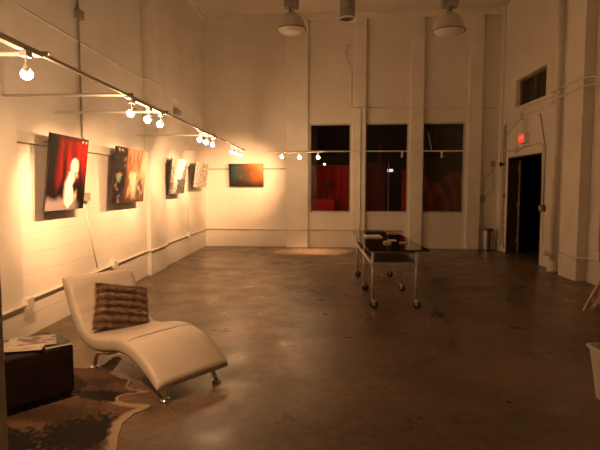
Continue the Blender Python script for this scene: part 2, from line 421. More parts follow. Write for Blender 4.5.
for x, aim, lab, pw, sp in (
 (-.86, bw(1.07, 0, 1.75), 'lit track lamp on the cross track, leftmost, aimed at the orange picture', 40, 62),
 (-.49, (-.5, 11.62, 0), 'lit track lamp on the cross track just left of the left window', 95, 32),
 (-.09, (.05, 11.58, 0), 'lit track lamp on the cross track against the left window', 95, 32)):
    track_lamp((x, 10.93, TZ-.0563), aim, lab, power=pw, spot=sp, drop=.08, group='lit track lamps')
track_lamp((1.72, 10.93, TZ-.0423), (1.72, 11.2, 0), 'unlit track lamp in front of the middle tall window', lit=False, drop=.08, group='unlit track lamps')
track_lamp((2.56, 10.93, TZ-.0423), (2.56, 11.1, 0), 'unlit track lamp in front of the rightmost tall window', lit=False, drop=.08, group='unlit track lamps')
# same track, nearer than the frame shows: the lamp that lights the lounge corner
track_lamp((-1.7, 2.3, TZ-.0263), (-1.6, 3.9, .2), 'lit track lamp above the lounge corner on the left track', power=30, spot=80, group='lit track lamps')

# high-bay lamps and the round duct
M_bay = noisy(mat('frosted acrylic reflector', (.62,.58,.5), .35), (.58,.54,.46), (.66,.62,.54), 7)
M_bayl = mat('pale lens', (.75,.72,.66), .25)
M_rim = mat('dark rim', (.12,.10,.08), .4)
def bay(loc, label, k=1):
    o = thing('high_bay_lamp', loc, label, 'ceiling lamp', 'high bay lamps')   # origin at the rim
    top = (ZC-loc[2])/k
    MB().lathe([(.10,.30),(.17,.25),(.235,.15),(.275,.03),(.28,0),(.268,0),(.225,.14),(.16,.23),(.09,.28)], 28).build('reflector', M_bay, o, smooth=True)
    MB().lathe([(.283,.006),(.288,0),(.283,-.006),(.27,-.006),(.27,.006)], 28, closed=False).build('rim', M_rim, o)
    MB().lathe([(.268,-.002),(.20,-.055),(.17,-.075),(.08,-.083),(.001,-.085)], 28, closed=False).build('lens', M_bayl, o, smooth=True)
    MB().tube([(0,0,.28),(0,0,.40)], .05, 14).build('neck', M_greypipe, o)
    MB().box((-.14,-.10,.40),(.14,.10,.62)).build('ballast_box', M_greypipe, o, bevel=.02)
    MB().tube([(0,0,.62),(0,0,top)], .018).build('hanger_rod', M_greypipe, o)
    o.scale = (k, k, k)
bay((-.585, 9.65, 4.45), 'white high bay lamp hanging at the upper left centre, nearer the left wall')
bay((2.28, 9.4, 4.31), 'white high bay lamp hanging at the upper right centre', 1.05)
du = thing('ceiling_duct', (.46, 9.6, 4.6), 'round grey duct hanging open from the ceiling between two high bay lamps', 'duct')
MB().lathe([(.14,.02),(.14,1.05),(.132,1.05),(.132,.02)], 24, closed=False).build('duct_tube', M_greypipe, du, smooth=True)
MB().lathe([(.142,.04),(.165,.015),(.168,0),(.155,0),(.134,.03)], 24, closed=False).build('collar', M_plain, du, smooth=True)
g = MB()
for i in range(-3, 4):
    hw = math.sqrt(max(.0, .13**2-(i*.036)**2)); g.box((i*.036-.003, -hw, .05), (i*.036+.003, hw, .07))
g.build('grille', M_rim, du)

# ---------------------------------------------------------------- pictures
M_art = vcol('printed picture', .55, .15)
M_edge = mat('dark picture edge', (.03,.025,.02), .4)
def fbm(x, y, s, o=4):
    return noise.fractal(Vector((x*s, y*s, s)), 1.0, 2.0, o)
def sm(a, b, x):
    t = min(1, max(0, (x-a)/(b-a))); return t*t*(3-2*t)
def mixc(a, b, t): return tuple(p+(q-p)*t for p, q in zip(a, b))
def art1(u, v):
    n = fbm(u*4, v*.8, 2.2); n2 = fbm(u, v, 7)
    red = sm(.10, .55, u+.10*n)*sm(.28, .75, v+.14*n)*(1-.5*sm(.85, 1.02, u))
    red *= .45+.65*sm(-.5, .4, n)
    c = mixc((.006,.004,.005), (.34,.010,.007), min(1, red))
    if v > .95: c = mixc(c, (.02,.006,.006), .6)
    m = sm(.20, .10, v+.04*n2+.22*(u-.35)**2)*sm(.92, .70, u)          # pale mound at the foot
    c = mixc(c, (.30,.25,.27), .85*m)
    if v < .52:
        cx, wd = .55+.12*(v-.1)+.03*n2+.02*math.sin(v*14), .16-.10*(v-.1)+.07*n2
    else:
        cx, wd = .66+.02*n2, .135*max(0, 1-((v-.60)/.115)**2)**.5+.02*n2
        if v > .71: wd = 0
    if v < .12: wd *= sm(.0, .12, v)
    if wd > .005:
        c = mixc(c, mixc((.70,.40,.25), (.95,.90,.85), sm(wd, wd*.5, abs(u-cx))), sm(wd*1.2, wd*.6, abs(u-cx)))
    return c
def art2(u, v):
    n = fbm(u*6, v*1.0, 2); n2 = fbm(u, v, 9)
    c = mixc((.16,.06,.025), (.60,.38,.21), sm(.45, 1.2, u*.75+v*.5+.18*n))
    c = mixc(c, (.07,.028,.014), sm(.05, .40, n)*.75)
    if v > .45: c = mixc(c, (.70,.50,.32), .7*sm(.80, .92, u+.1*n)*sm(.4, .7, v))
    c = mixc((.012,.008,.007), c, sm(.27, .40, u+.10*n))
    body = sm(.15, .07, abs(u-.60-.04*math.sin(v*9)+.03*n2))*sm(.62, .52, v)*sm(.02, .10, v)
    c = mixc(c, (.66,.52,.38), .85*body)
    leg2 = sm(.07, .03, abs(u-.42-.25*(v-.05)))*sm(.36, .28, v)*sm(.05,.12,v)
    c = mixc(c, (.50,.34,.22), .8*leg2)
    hd = sm(.006, .003, (u-.61)**2+(v-.66)**2*.6); c = mixc(c, (.34,.17,.09), hd)
    bike = sm(.16, .08, abs(u-.80))*sm(.50, .40, v)*sm(.06, .12, v)
    c = mixc(c, mixc((.03,.025,.025), (.30,.27,.25), sm(.05, .35, n2)), .85*bike)
    c = mixc(c, (.03,.015,.012), .55*sm(.26, .05, v))
    c = mixc(c, (.10,.24,.22), .8*sm(.006, .002, (u-.13)**2+(v-.46)**2*.6))
    c = mixc(c, (.04,.05,.15), .8*sm(.18, .05, abs(u-.14))*sm(.34, .20, v)*sm(-.1, .3, n2))
    c = mixc(c, (.30,.14,.05), .7*sm(.30, .55, n2)*sm(.36, .28, u))
    return c
def art3(u, v):
    n = fbm(u, v, 6); n2 = fbm(u, v, 16)
    g = .85
    edge = .42+.55*(v)
    if u > edge-.06*n: g = .10+.25*sm(-.3, .5, n2)
    if v < .42 and u > .45+.2*n: g = .06+.12*sm(-.2, .5, n2)
    if v < .32: g = min(g, .62-.5*sm(.12, .45, n2) - .2*sm(.2,.0,u))
    if u < .22 and v < .75: g *= .75-.35*sm(.0, .4, n)
    return (g*1.0, g*.96, g*.9)
def art4(u, v):
    n = fbm(u, v, 11, 5)
    g = .30+.42*sm(-.45, .45, n)
    return (g, g*.94, g*.86)
def art5(u, v):
    n = fbm(u, v, 3); n2 = fbm(u, v, 14)
    c = mixc((.014,.065,.068), (.085,.065,.045), sm(.10, .42, u+.08*n))
    c = mixc(c, (.34,.105,.025), sm(.40, .85, u+.1*n+.1*(v-.5)))
    c = mixc(c, (.62,.36,.15), sm(.78, 1.15, u*.7+v*.45))
    c = mixc((.02,.014,.010), c, sm(.02, .5, v+.06*n+.12*(u-.3)))
    c = mixc((.02,.02,.02), c, sm(0, .14, u+.02*n2))
    if n2 > .66: c = mixc(c, (.50,.06,.02), .7)
    return c
def picture(base, W_, H_, fn, label, right, lean, glints=()):
    """local: x along the picture, z up, y towards the wall; origin at the top-left corner of the face"""
    o = thing('art_panel', base, label, 'picture', 'pictures hung on the gallery rail')
    o.rotation_euler = (0, 0, right)
    R = Matrix.Rotation(lean, 4, 'X')
    nu, nv = 64, int(64*H_/W_)+1
    b = MB()
    b.grid(lambda s, t: R @ Vector((s*W_, 0, -H_*(1-t))), nu, nv)
    f = b.build('print', M_art, o)
    Ri = R.inverted()
    def colour(co):
        p = Ri @ co; return fn(p.x/W_, 1+p.z/H_)
    paint(f, colour)
    for p in f.data.polygons: p.use_smooth = False
    MB().box((-.001, .001, -H_-.001), (W_+.001, .022, .001), R).build('backing_panel', M_edge, o)
    for cx in glints:
        MB().box((cx-.013, -.004, -.052), (cx+.013, 0, -.026), R).build('clip', M_rail, o)  # pale squares stand in for light reflections on the print
    return o
def hang(o, xs, gap, z):
    for x in xs: MB().box((x-.012, .018, z-.012), (x+.012, gap, z+.012)).build('hanger', M_greypipe, o)
RIGHT = PI/2                                      # on the left wall: local x -> +y of the room, local y -> -x
p = picture((-2.72, 4.96, 2.045), .82, .80, art1, 'red and black picture with a white flame, nearest on the left wall', RIGHT, math.radians(7), (.68, .76)); hang(p, (.15, .66), .19, -.06)
p = picture((-2.72, 6.58, 2.045), 1.18, .775, art2, 'warm brown street picture with a figure, second along the left wall', RIGHT, math.radians(7), (.10, .19)); hang(p, (.2, .98), .19, -.06)
p = picture((-2.72, 9.06, 2.035), 1.0, .665, art3, 'black and white street picture, third along the left wall', RIGHT, math.radians(7)); hang(p, (.2, .8), .19, -.06)
p = picture((-2.72, 10.75, 2.04), 1.2, .55, art4, 'small mottled grey picture, farthest along the left wall', RIGHT, math.radians(7)); hang(p, (.2, .98), .19, -.06)
p = picture(bw(.64, .13, 2.075), .86, .56, art5, 'teal and orange abstract picture alone on the back wall', BA, math.radians(4)); hang(p, (.15, .71), .13, -.12)
# picture rails
struct(MB().box((XL, 4.64, 1.935), (XL+.055, 8.26, 2.05)).build('trim_%d' % k, M_rail, bevel=.003)); k += 1
struct(MB().box((XL, 9.14, 1.935), (XL+.055, 12.55, 2.05)).build('trim_%d' % k, M_rail, bevel=.003)); k += 1
struct(on_back(MB().box((.02, -.018, 1.935), (2.06, 0, 1.965)).build('trim_%d' % k, M_greypipe))); k += 1
o = MB().box((-.05, -.006, -.03), (.05, 0, .03)).build('caption_card', M_rail); on_back(o, 1.62, 0, 1.35); tag(o, 'tiny white caption card on the back wall right of the orange picture', 'card')

# ---------------------------------------------------------------- conduits on the walls
def conduit(name, pts, r, matl, label, cat='conduit', boxes=(), bs=(.035,.06,.05), seg=8):
    o = tag(MB().tube(pts, r, seg).build(name, matl, smooth=True), label, cat)
    for c in boxes:
        MB().box((c[0]-bs[0], c[1]-bs[1], c[2]-bs[2]), (c[0]+bs[0], c[1]+bs[1], c[2]+bs[2])).build('junction_box', matl, o, bevel=.006)
    return o
cx = XL+.11
conduit('wall_conduit', [(XL+.115, 3.5, .36), (XL+.115, 4.64, .37), (XL+.022, 4.72, .375), (XL+.019, 8.2, .43), (XL+.09, 8.28, .43), (XL+.09, 9.1, .435), (XL+.019, 9.2, .435), (XL+.019, 12.52, .44)], .017, M_pipe,
        'white conduit running low along the left wall', boxes=((XL+.10, 4.66, .38), (XL+.03, 6.85, .42), (XL+.03, 10.8, .45)))
conduit('wall_conduit', [(XL+.02, 6.05, 1.32), (XL+.02, 6.05, 1.9), (XL+.05, 6.05, 1.97), (XL+.05, 6.05, 2.05), (XL+.02, 6.05, 2.12), (XL+.02, 6.03, 5.6)], .013, M_greypipe,
        'grey vertical conduit on the left wall passing behind the red picture', boxes=((XL+.035, 6.05, 3.56), (XL+.03, 6.07, 1.38)))
conduit('wall_cable', [(XL+.008, 6.07, 1.33), (XL+.008, 6.2, .9), (XL+.008, 6.38, .44)], .007, M_pipe, 'thin white cable slanting down the left wall under the red picture', 'cable')
conduit('wall_conduit', [(XL+.015, 10.85, .45), (XL+.015, 10.85, 1.9)], .012, M_pipe, 'thin white vertical conduit on the left wall below the mottled grey picture')
conduit('wall_cable', [(XL+.012, 4.7, 3.3), (XL+.012, 4.85, 3.24), (XL+.012, 8.2, 3.26), (XL+.10, 8.27, 3.27), (XL+.10, 9.1, 3.27), (XL+.012, 9.15, 3.27), (XL+.012, 12.5, 3.25)], .012, M_pipe, 'thin painted cable running high along the left wall', 'cable')
o = MB().box((XL-.004, 9.93, 2.93), (XL+.09, 10.2, 3.06)).build('emergency_light', M_greypipe, bevel=.02); tag(o, 'small grey box light high on the left wall above the track', 'light')
B = lambda u, z, d=.02: tuple(bw(u, d, z))
conduit('wall_conduit', [B(.03, .44), B(2.02, .44), B(2.06, .44, .12), B(2.62, .44, .12), B(2.66, .44), B(3.60, .44), B(3.68, .46, .12), B(3.84, .47, .12), B(3.88, .52, .12), B(3.88, 3.36, .12), B(3.90, 3.41, .12), B(4.02, 3.41, .12), B(4.05, 3.41), B(5.03, 3.40), B(5.07, 3.40, .12), B(5.4, 3.39, .12), B(5.43, 3.39), B(6.38, 3.37), B(6.42, 3.37, .12), B(6.76, 3.36, .12), B(6.8, 3.36), B(7.1, 3.36)], .016, M_pipe,
        'white conduit along the foot of the back wall, up and across over the windows', boxes=(B(3.14, .44), B(4.55, 3.40)), bs=(.06,.03,.05))
conduit('wall_conduit', [B(3.53, 4.85), B(3.53, 4.55), B(3.62, 4.42), B(3.66, 4.3), B(3.66, 3.45), B(3.70, 3.40, .115), B(3.9, 3.41, .12)], .014, M_pipe,
        'short white conduit dropping from a box above the windows', boxes=(B(3.53, 4.85),), bs=(.05,.03,.05))
conduit('wall_conduit', [B(7.04, 2.0), B(7.02, 1.85), B(6.86, 1.72), B(6.83, 1.25), B(6.83, .9), B(6.9, .4), B(6.95, .06)], .009, M_greypipe, 'thin grey wiring looping down the back wall to the steel bin', 'cable', boxes=(B(7.04, 2.05), B(6.83, 1.22)), bs=(.05,.03,.07))
conduit('wall_conduit', [B(7.04, 1.98, .018), B(7.07, 1.5, .018), B(7.0, 1.33, .018), B(6.86, 1.3, .018)], .008, M_greypipe, 'thin grey wire curving between two boxes beside the back right corner', 'cable')
R_ = lambda y, z, d=.02: (XR-d, y, z)
conduit('drain_pipe', [(XR-.10, 9.02, 0), (XR-.10, 9.02, ZC-.01)], .06, M_plain, 'thick white pipe standing on the right wall beside the pilaster', 'pipe', seg=16)
v = bpy.data.objects['drain_pipe']
MB().lathe([(.085,0),(.085,.03),(.075,.05),(.075,.16),(.064,.2)], 16, Matrix.Translation((XR-.10, 9.02, 0))).build('pipe_foot', M_plain, v, smooth=True)
MB().lathe([(.05,0),(.058,.02),(.058,.13),(.045,.15)], 14, Matrix.Translation((XR-.13, 9.02, .34)) @ Matrix.Rotation(-PI/2, 4, 'Y')).build('cleanout_cap', M_plain, v, smooth=True)
MB().lathe([(.068,0),(.068,.05)], 16, Matrix.Translation((XR-.10, 9.02, 2.0))).build('pipe_clamp', M_plain, v)
conduit('wall_conduit', [(XR-.03, 8.74, .05), (XR-.03, 8.74, ZC-.02)], .022, M_greypipe, 'thin grey pipe in the corner between thick pipe and pilaster', 'conduit')
conduit('wall_conduit', [R_(12.05, 2.55, .06), R_(11.93, 2.56), R_(10.98, 2.93), R_(10.85, 2.98), R_(9.3, 2.99), R_(9.15, 3.0, .185), R_(8.66, 3.02, .195), R_(8.04, 3.05, .20), R_(7.9, 3.06), R_(4.5, 3.06)], .014, M_pipe, 'upper of two white conduits crossing the right wall above the doorway', boxes=(R_(10.9, 2.97),), bs=(.04,.1,.06))
conduit('wall_conduit', [R_(10.9, 3.03), R_(10.75, 3.13), R_(9.3, 3.15), R_(9.15, 3.16, .185), R_(8.66, 3.17, .20), R_(8.04, 3.18, .20), R_(7.9, 3.18), R_(4.5, 3.2)], .012, M_pipe, 'topmost white conduit crossing the right wall under the high window', boxes=(), bs=(.03,.05,.05))
conduit('wall_conduit', [R_(11.08, 2.3), R_(9.98, 2.35), R_(9.78, 2.3), R_(9.76, 2.1), R_(9.70, 1.2), R_(9.68, .9), R_(9.62, .45), R_(9.5, .38), R_(9.3, .38)], .012, M_pipe, 'white conduit over the doorway and down its near side to the switch', boxes=(R_(11.08, 2.29),), bs=(.035,.05,.06))
conduit('wall_conduit', [R_(9.93, 2.9), R_(9.86, 2.75), R_(9.64, 2.2), R_(9.64, 1.16)], .01, M_greypipe, 'thin grey conduit down the right wall to the switch box by the doorway')
sw = thing('switch_box', (XR, 9.68, 1.1), 'small brown switch box on the right wall beside the doorway', 'switch')
MB().box((-.06, -.10, -.06), (0, .10, .06)).build('box', M_frame, sw, bevel=.008)
MB().box((-.068, -.02, -.03), (-.06, .02, .03)).build('switch_plate', M_pipe, sw)
conduit('wall_conduit', [(XR-.19, 8.62, .40), (XR-.19, 8.03, .38), (XR-.02, 7.95, .38), (XR-.02, 5.0, .36)], .015, M_pipe, 'white conduit low on the right wall past the pilaster', boxes=((XR-.03, 7.7, .46),), bs=(.03,.08,.07))
conduit('wall_conduit', [R_(7.7, .5), R_(7.7, 1.6), R_(7.68, 3.05)], .012, M_pipe, 'thin vertical conduit at the right edge of the photo beyond the pilaster')
conduit('wall_conduit', [R_(11.72, 2.93), R_(11.72, 1.35), R_(11.70, .25), R_(11.62, .1)], .012, M_greypipe, 'grey vertical conduit on the right wall left of the doorway', boxes=(R_(11.71, 1.3),), bs=(.03,.04,.05))
conduit('wall_conduit', [R_(11.82, 2.9), R_(11.82, .15)], .010, M_greypipe, 'second thin grey conduit on the right wall near the back corner')
al = thing('alarm_horn', (XR, 11.76, 2.02), 'small black alarm horn on the right wall beside the doorway frame', 'alarm')
MB().box((-.03, -.06, -.06), (0, .06, .06)).build('base', M_greypipe, al)
MB().lathe([(.02,0),(.03,.03),(.06,.08),(.05,.08),(.01,.03)], 14, Matrix.Translation((-.03,0,0)) @ Matrix.Rotation(-PI/2, 4, 'Y')).build('horn', M_black, al, smooth=True)
# exit sign
ex = thing('exit_sign', (XR, 10.60, 2.5), 'glowing red EXIT sign on the right wall above the doorway', 'sign')
MB().box((-.10, -.14, -.10), (0, .14, .10)).build('housing', M_pipe, ex, bevel=.008)
M_exit = mat('lit red sign', (.3,.01,.01), .4, emit=(1,.035,.02), estr=1.0)
M_exit2 = mat('lit red letters', (.5,.05,.03), .4, emit=(1,.16,.07), estr=1.15)
MB().box((-.106, -.125, -.085), (-.10, .125, .085)).build('sign_face', M_exit, ex)
cu = bpy.data.curves.new('lettering', 'FONT'); cu.body = 'EXIT'; cu.size = .13; cu.align_x = 'CENTER'; cu.align_y = 'CENTER'; cu.extrude = .0015
tf = bpy.data.objects.new('tmp', cu); COL.objects.link(tf); bpy.context.view_layer.update()
me_ = bpy.data.meshes.new_from_object(tf); bpy.data.objects.remove(tf); bpy.data.curves.remove(cu)
to = bpy.data.objects.new('lettering', me_); COL.objects.link(to); to.parent = ex; me_.materials.clear(); me_.materials.append(M_exit2)
to.location = (-.108, 0, 0); to.rotation_euler = (PI/2, 0, -PI/2)
MB().tube([(-.03, .08, .10), (-.03, .08, .43)], .009).tube([(-.03, -.08, .10), (-.03, -.08, .40)], .009).build('conduit_drop', M_pipe, ex)
MB().tube([(-.03, .10, -.10), (-.03, .10, -.22)], .008).build('wire', M_pipe, ex)

# ---------------------------------------------------------------- steel bin in the back corner
o = thing('steel_bin', (3.93, 12.0, 0), 'cylindrical brushed steel bin in the back right corner', 'bin')
MB().lathe([(.13,0),(.135,.02),(.135,.50),(.128,.50),(.128,.03),(.02,.03)], 28).build('body', M_steel, o, smooth=False)
MB().lathe([(.137,.47),(.142,.49),(.137,.51),(.126,.51),(.126,.47)], 28, closed=False).build('rim', M_rim, o)
MB().lathe([(.138,0),(.138,.025),(.12,.025)], 28, closed=False).build('base_ring', M_black, o)

# ---------------------------------------------------------------- rolling table
M_top = mat('black tinted glass', (.010,.008,.007), .06, spec=.6)
M_shelf = noisy(mat('dark shelf board', (.05,.03,.018), .3), (.04,.024,.014), (.06,.038,.024), 4)
tbl = thing('rolling_table', (.885, 7.4, 0), 'long glass-topped rolling table on pale legs in the middle of the room', 'table', rz=math.radians(1.0))
MB().box((-.33, -1.20, .705), (.43, 1.58, .722)).build('tabletop', M_top, tbl, bevel=.004)
fr = MB()
for x0, x1, y0, y1 in ((-.30,-.265,-1.27,1.0), (.235,.27,-1.27,1.0), (-.30,.27,-1.29,-1.255), (-.30,.27,.97,1.0), (-.30,.27,-.18,-.145)):
    fr.box((x0, y0, .535), (x1, y1, .575))
fr.build('shelf_frame', M_alu, tbl, bevel=.004)
MB().box((-.28, -1.26, .577), (.25, .98, .585)).build('shelf', M_shelf, tbl)
fr = MB()
for x0, x1, y0, y1 in ((-.30,-.265,-1.24,1.0), (.235,.27,-1.24,1.0), (-.27,.24,-1.2,-1.17), (-.27,.24,.95,.98)):
    fr.box((x0, y0, .68), (x1, y1, .704))
fr.build('top_frame', M_rim, tbl)
for y in (-1.27, -.22, .93):
    for x in (-.28, .25):
        l = MB().tube([(x, y, .115), (x, y, .70)], .016, 12).build('leg', M_alu, tbl, smooth=True)
        a = random.uniform(-.9, .9)
        cm = Matrix.Translation((x, y, 0)) @ Matrix.Rotation(a, 4, 'Z')
        c = MB().lathe([(.012,-.014),(.040,-.014),(.05,-.010),(.05,.010),(.040,.014),(.012,.014)], 20, cm @ Matrix.Translation((.022, 0, .05)) @ Matrix.Rotation(PI/2, 4, 'X')).build('caster_wheel', M_black, l, smooth=False)
        MB().box((-.012,-.022,.085), (.045,.022,.112), cm).box((-.0,-.022,.04), (.036,-.017,.09), cm).box((-.0,.017,.04), (.036,.022,.09), cm).build('caster_fork', M_steel, l, bevel=.003)
ZT = .7225
def flat(name, x, y, w, d, h, rz, matl, label, cat, group=None, page=None):
    o = thing(name, (x, y, ZT), label, cat, group, rz)
    MB().box((-w/2, -d/2, 0), (w/2, d/2, h)).build('cover', matl, o, bevel=min(.004, h*.3))
    if page: MB().box((-w/2+.006, -d/2-.001, h*.15), (w/2-.006, d/2-.006, h*.85)).build('pages', page, o)
    return o
M_paper = noisy(mat('white paper', (.72,.69,.64), .6), (.68,.65,.60), (.76,.73,.68), 20)
M_tan = noisy(mat('tan cover', (.36,.20,.08), .5), (.30,.16,.06), (.42,.25,.11), 12)
M_buff = noisy(mat('buff cover', (.42,.33,.23), .5), (.38,.29,.20), (.46,.37,.26), 12)
M_dkbook = noisy(mat('dark brown cover', (.035,.018,.012), .45), (.03,.015,.01), (.05,.026,.018), 10)
flat('portfolio', .90, 8.62, .34, .40, .022, .05, M_dkbook, 'dark brown portfolio at the far left end of the rolling table', 'book')
flat('book', 1.23, 8.62, .30, .40, .02, -.04, M_tan, 'tan covered book at the far right end of the rolling table', 'book', page=M_paper)
flat('paper_stack', .80, 7.85, .25, .33, .018, .05, M_paper, 'stack of white leaflets on the left side of the rolling table', 'paper')
flat('card', 1.02, 7.30, .13, .16, .008, -.1, M_paper, 'small white card lying near the middle of the rolling table', 'card')
flat('notebook', 1.13, 6.95, .12, .16, .014, -.2, M_buff, 'small buff notebook near the front of the rolling table', 'notebook')
ch = thing('card_holder', (.91, 7.0, ZT), 'bright white card holder standing near the front of the rolling table', 'card holder', rz=.2)
MB().box((-.05,-.03,0),(.05,.03,.008)).box((-.05,-.03,.008),(.05,-.024,.02)).build('holder', M_paper, ch)
MB().box((-.045,-.012,.008),(.045,.010,.03), Matrix.Rotation(-.3,4,'X')).build('cards', M_paper, ch)
# ---------------------------------------------------------------- chaise longue
M_leather = noisy(mat('white leather', (.57,.51,.43), .42, spec=.4), (.54,.48,.40), (.60,.54,.46), 3, bump=.22, bscale=9, dist=.012)
UA = math.atan2(-.613, .79)
chs = thing('chaise_longue', (-1.88, 3.97, 0), 'white leather wave-shaped chaise longue on chrome legs in the left foreground', 'chaise longue', rz=UA)
prof = spline([(-.335,.672),(-.275,.572),(-.19,.425),(-.105,.318),(.02,.258),(.16,.25),(.32,.278),(.47,.308),(.60,.308),(.74,.278),(.86,.222),(.94,.172),(.985,.138)], 96)
prof = [Vector((p.x, 0, p.y)) for p in [Vector((q[0], q[1], 0)) for q in prof]]
def chaise_mesh():
    n = len(prof); W0, W1 = -.078, .562; hw = (W1-W0)/2; wc = (W0+W1)/2
    rings = []
    cum = [0]
    for i in range(1, n): cum.append(cum[-1]+(prof[i]-prof[i-1]).length)
    tot = cum[-1]
    seams = [.19, .57, .73]
    stations = []
    for i in range(n):
        t = (prof[min(i+1, n-1)]-prof[max(i-1, 0)]).normalized()
        nn = Vector((-t.z, 0, t.x))
        th = .060+.010*math.sin(PI*cum[i]/tot)
        if cum[i] > tot*.86: th *= 1-.22*sm(tot*.86, tot, cum[i])
        stations.append((prof[i], nn, th, t, cum[i]/tot))
    p, nn, th, t, c = stations[0]
    pre = [(p-t*th*math.sin(a), nn, th*math.cos(a), t, 0) for a in (1.45, 1.2, .9, .6, .3)]
    p, nn, th, t, c = stations[-1]
    post = [(p+t*th*math.sin(a), nn, th*math.cos(a), t, 1) for a in (.3, .6, .9, 1.2, 1.45)]
    m = 44
    for p, nn, th, t, c in pre+stations+post:
        ring = []
        g = sum(max(0, 1-abs(c-s)/.011) for s in seams)
        for j in range(m):
            a = 2*PI*j/m
            ca, sa = math.cos(a), math.sin(a)
            x = math.copysign(abs(ca)**.28, ca); y = math.copysign(abs(sa)**.55, sa)
            pull = 1 - .012*g
            crown = .010*(1-x*x) if y > 0 else 0
            wr = .0
            if y > .3: wr = .006*noise.noise(Vector((c*16, x*1.6, 3))) * (1.6 if c < .35 else .7)
            ring.append(Vector((0, wc+x*hw*pull*(1-.02*(1-min(1, th/.06))), 0)) + p + nn*(y*(th-.007*g)+crown+wr))
        rings.append(ring)
    b = MB()
    V = [[b.bm.verts.new(q) for q in r] for r in rings]
    for A, Bq in zip(V, V[1:]):
        for j in range(m): b.bm.faces.new((A[j], A[(j+1)%m], Bq[(j+1)%m], Bq[j]))
    b.bm.faces.new(V[0]); b.bm.faces.new(V[-1][::-1])
    return b
body = chaise_mesh().build('upholstery', M_leather, chs, smooth=True)
M_seam = mat('seam stitching', (.30,.26,.21), .7)
def at_c(c):
    tot = sum((prof[i]-prof[i-1]).length for i in range(1, len(prof))); s = 0
    for i in range(1, len(prof)):
        d = (prof[i]-prof[i-1]).length
        if s+d >= c*tot:
            t = (prof[i]-prof[i-1]).normalized(); return prof[i-1].lerp(prof[i], (c*tot-s)/d), Vector((-t.z, 0, t.x))
        s += d
for c in (.57, .73):
    p, nn = at_c(c)
    pts = []
    for j in range(25):
        x = -1+2*j/24; X = x*.985
        y = max(0, 1-abs(X)**(1/.28*2))**(.275)
        pts.append(Vector((0, .242+X*.32*.985, 0))+p+nn*(y*(.0695-.0055)+.010*(1-X*X)))
    MB().tube(pts, .003, 6).build('seam', M_seam, body)
# chrome legs with round feet
def leg(pts, r):
    l = MB().tube(pts, r, 12).build('leg', M_chrome, chs, smooth=True)
    x, y, z = pts[0]
    MB().lathe([(.001,.014),(.022,.014),(.036,.006),(.038,.0),(.001,0)], 20, Matrix.Translation((x, y, .0085))).build('foot', M_chrome, l, smooth=True)
for w in (0, .46):
    leg([(1.0, w, .02), (.965, w, .07), (.92, w, .145)], .017)
    leg([tuple(q) for q in spline([(0, w, .02), (.02, w, .085), (.07, w, .145), (.15, w, .165), (.26, w, .19), (.36, w, .225)], 18)], .017)
MB().tube([(.20, 0, .178), (.20, .46, .178)], .012).build('crossbar', M_chrome, chs, smooth=True)

# fur cushion
def fur_col(zz, x):
    s = .5+.5*math.sin(zz*2*PI/.062 + 1.2*noise.noise(Vector((x*4, zz*3, 2))) + .6*math.sin(x*7))
    s = .15+.7*s
    k = .8+.5*noise.noise(Vector((x*22, zz*60, 5)))
    return tuple(v*k for v in mixc((.15,.088,.056), (.58,.40,.275), s))
M_fur = vcol('brown banded fur', .9, .1)
cu_ = thing('fur_cushion', (0, 0, 0), 'brown striped fur cushion leaning on the white chaise longue', 'cushion')
PW, PH, PT = .49, .38, .09
def cush(s, t, side):
    a, b_ = 2*s-1, 2*t-1
    k = 1-.10*(1-abs(b_))*0 
    x = a*PW/2*(1-.05*(b_+1))*(1-.07*(1-b_*b_)**1*abs(a)**4*1.0); z = b_*PH/2*(1-.08*(1-a*a)*abs(b_)**4)
    h = PT*max(0, (1-a**4)*(1-b_**4))**.45
    h += .006*noise.noise(Vector((a*5, b_*5, side*3)))*(1-a**6)*(1-b_**6)
    ridge = .006*math.sin(z*2*PI/.062)*(1-a**8)*(1-b_**8)
    return Vector((x, side*(h+ridge), z))
b = MB()
b.grid(lambda s, t: cush(s, t, -1), 60, 60); b.grid(lambda s, t: cush(s, t, 1), 60, 60)
bmesh.ops.remove_doubles(b.bm, verts=b.bm.verts, dist=.0005)
pil = b.build('cushion_body', M_fur, cu_, smooth=True)
paint(pil, lambda c: fur_col(c.z, c.x))
f = MB(); cols = []
for i in range(22000):
    s, t = random.random(), random.random(); side = -1 if random.random() < .8 else 1
    if random.random() < .18:
        if random.random() < .5: s = random.choice((.004, .996))
        else: t = random.choice((.004, .996))
    p = cush(s, t, side)
    out = Vector((p.x*1.2*abs(2*s-1)**3, side*.14, p.z*1.2*abs(2*t-1)**3)).normalized()
    d = (out + Vector((random.gauss(0,.3), random.gauss(0,.25), -.55+random.gauss(0,.3)))).normalized()
    ln = random.uniform(.014, .032)
    sd = d.cross(Vector((random.gauss(0,1), random.gauss(0,1), random.gauss(0,1)))).normalized()*.0013
    vs = [f.bm.verts.new(p-sd-out*.002), f.bm.verts.new(p+sd-out*.002), f.bm.verts.new(p+d*ln)]
    f.bm.faces.new(vs)
    c = fur_col(p.z, p.x); g = random.uniform(.75, 1.35)
    cols += [tuple(v*g*.8 for v in c)]*2 + [tuple(min(1, v*g*1.25) for v in c)]
fo = f.build('fur', M_fur, cu_)
fo['kind'] = 'stuff'
at = fo.data.color_attributes.new('Col', 'FLOAT_COLOR', 'POINT')
for i, c in enumerate(cols): at.data[i].color = (*c, 1)
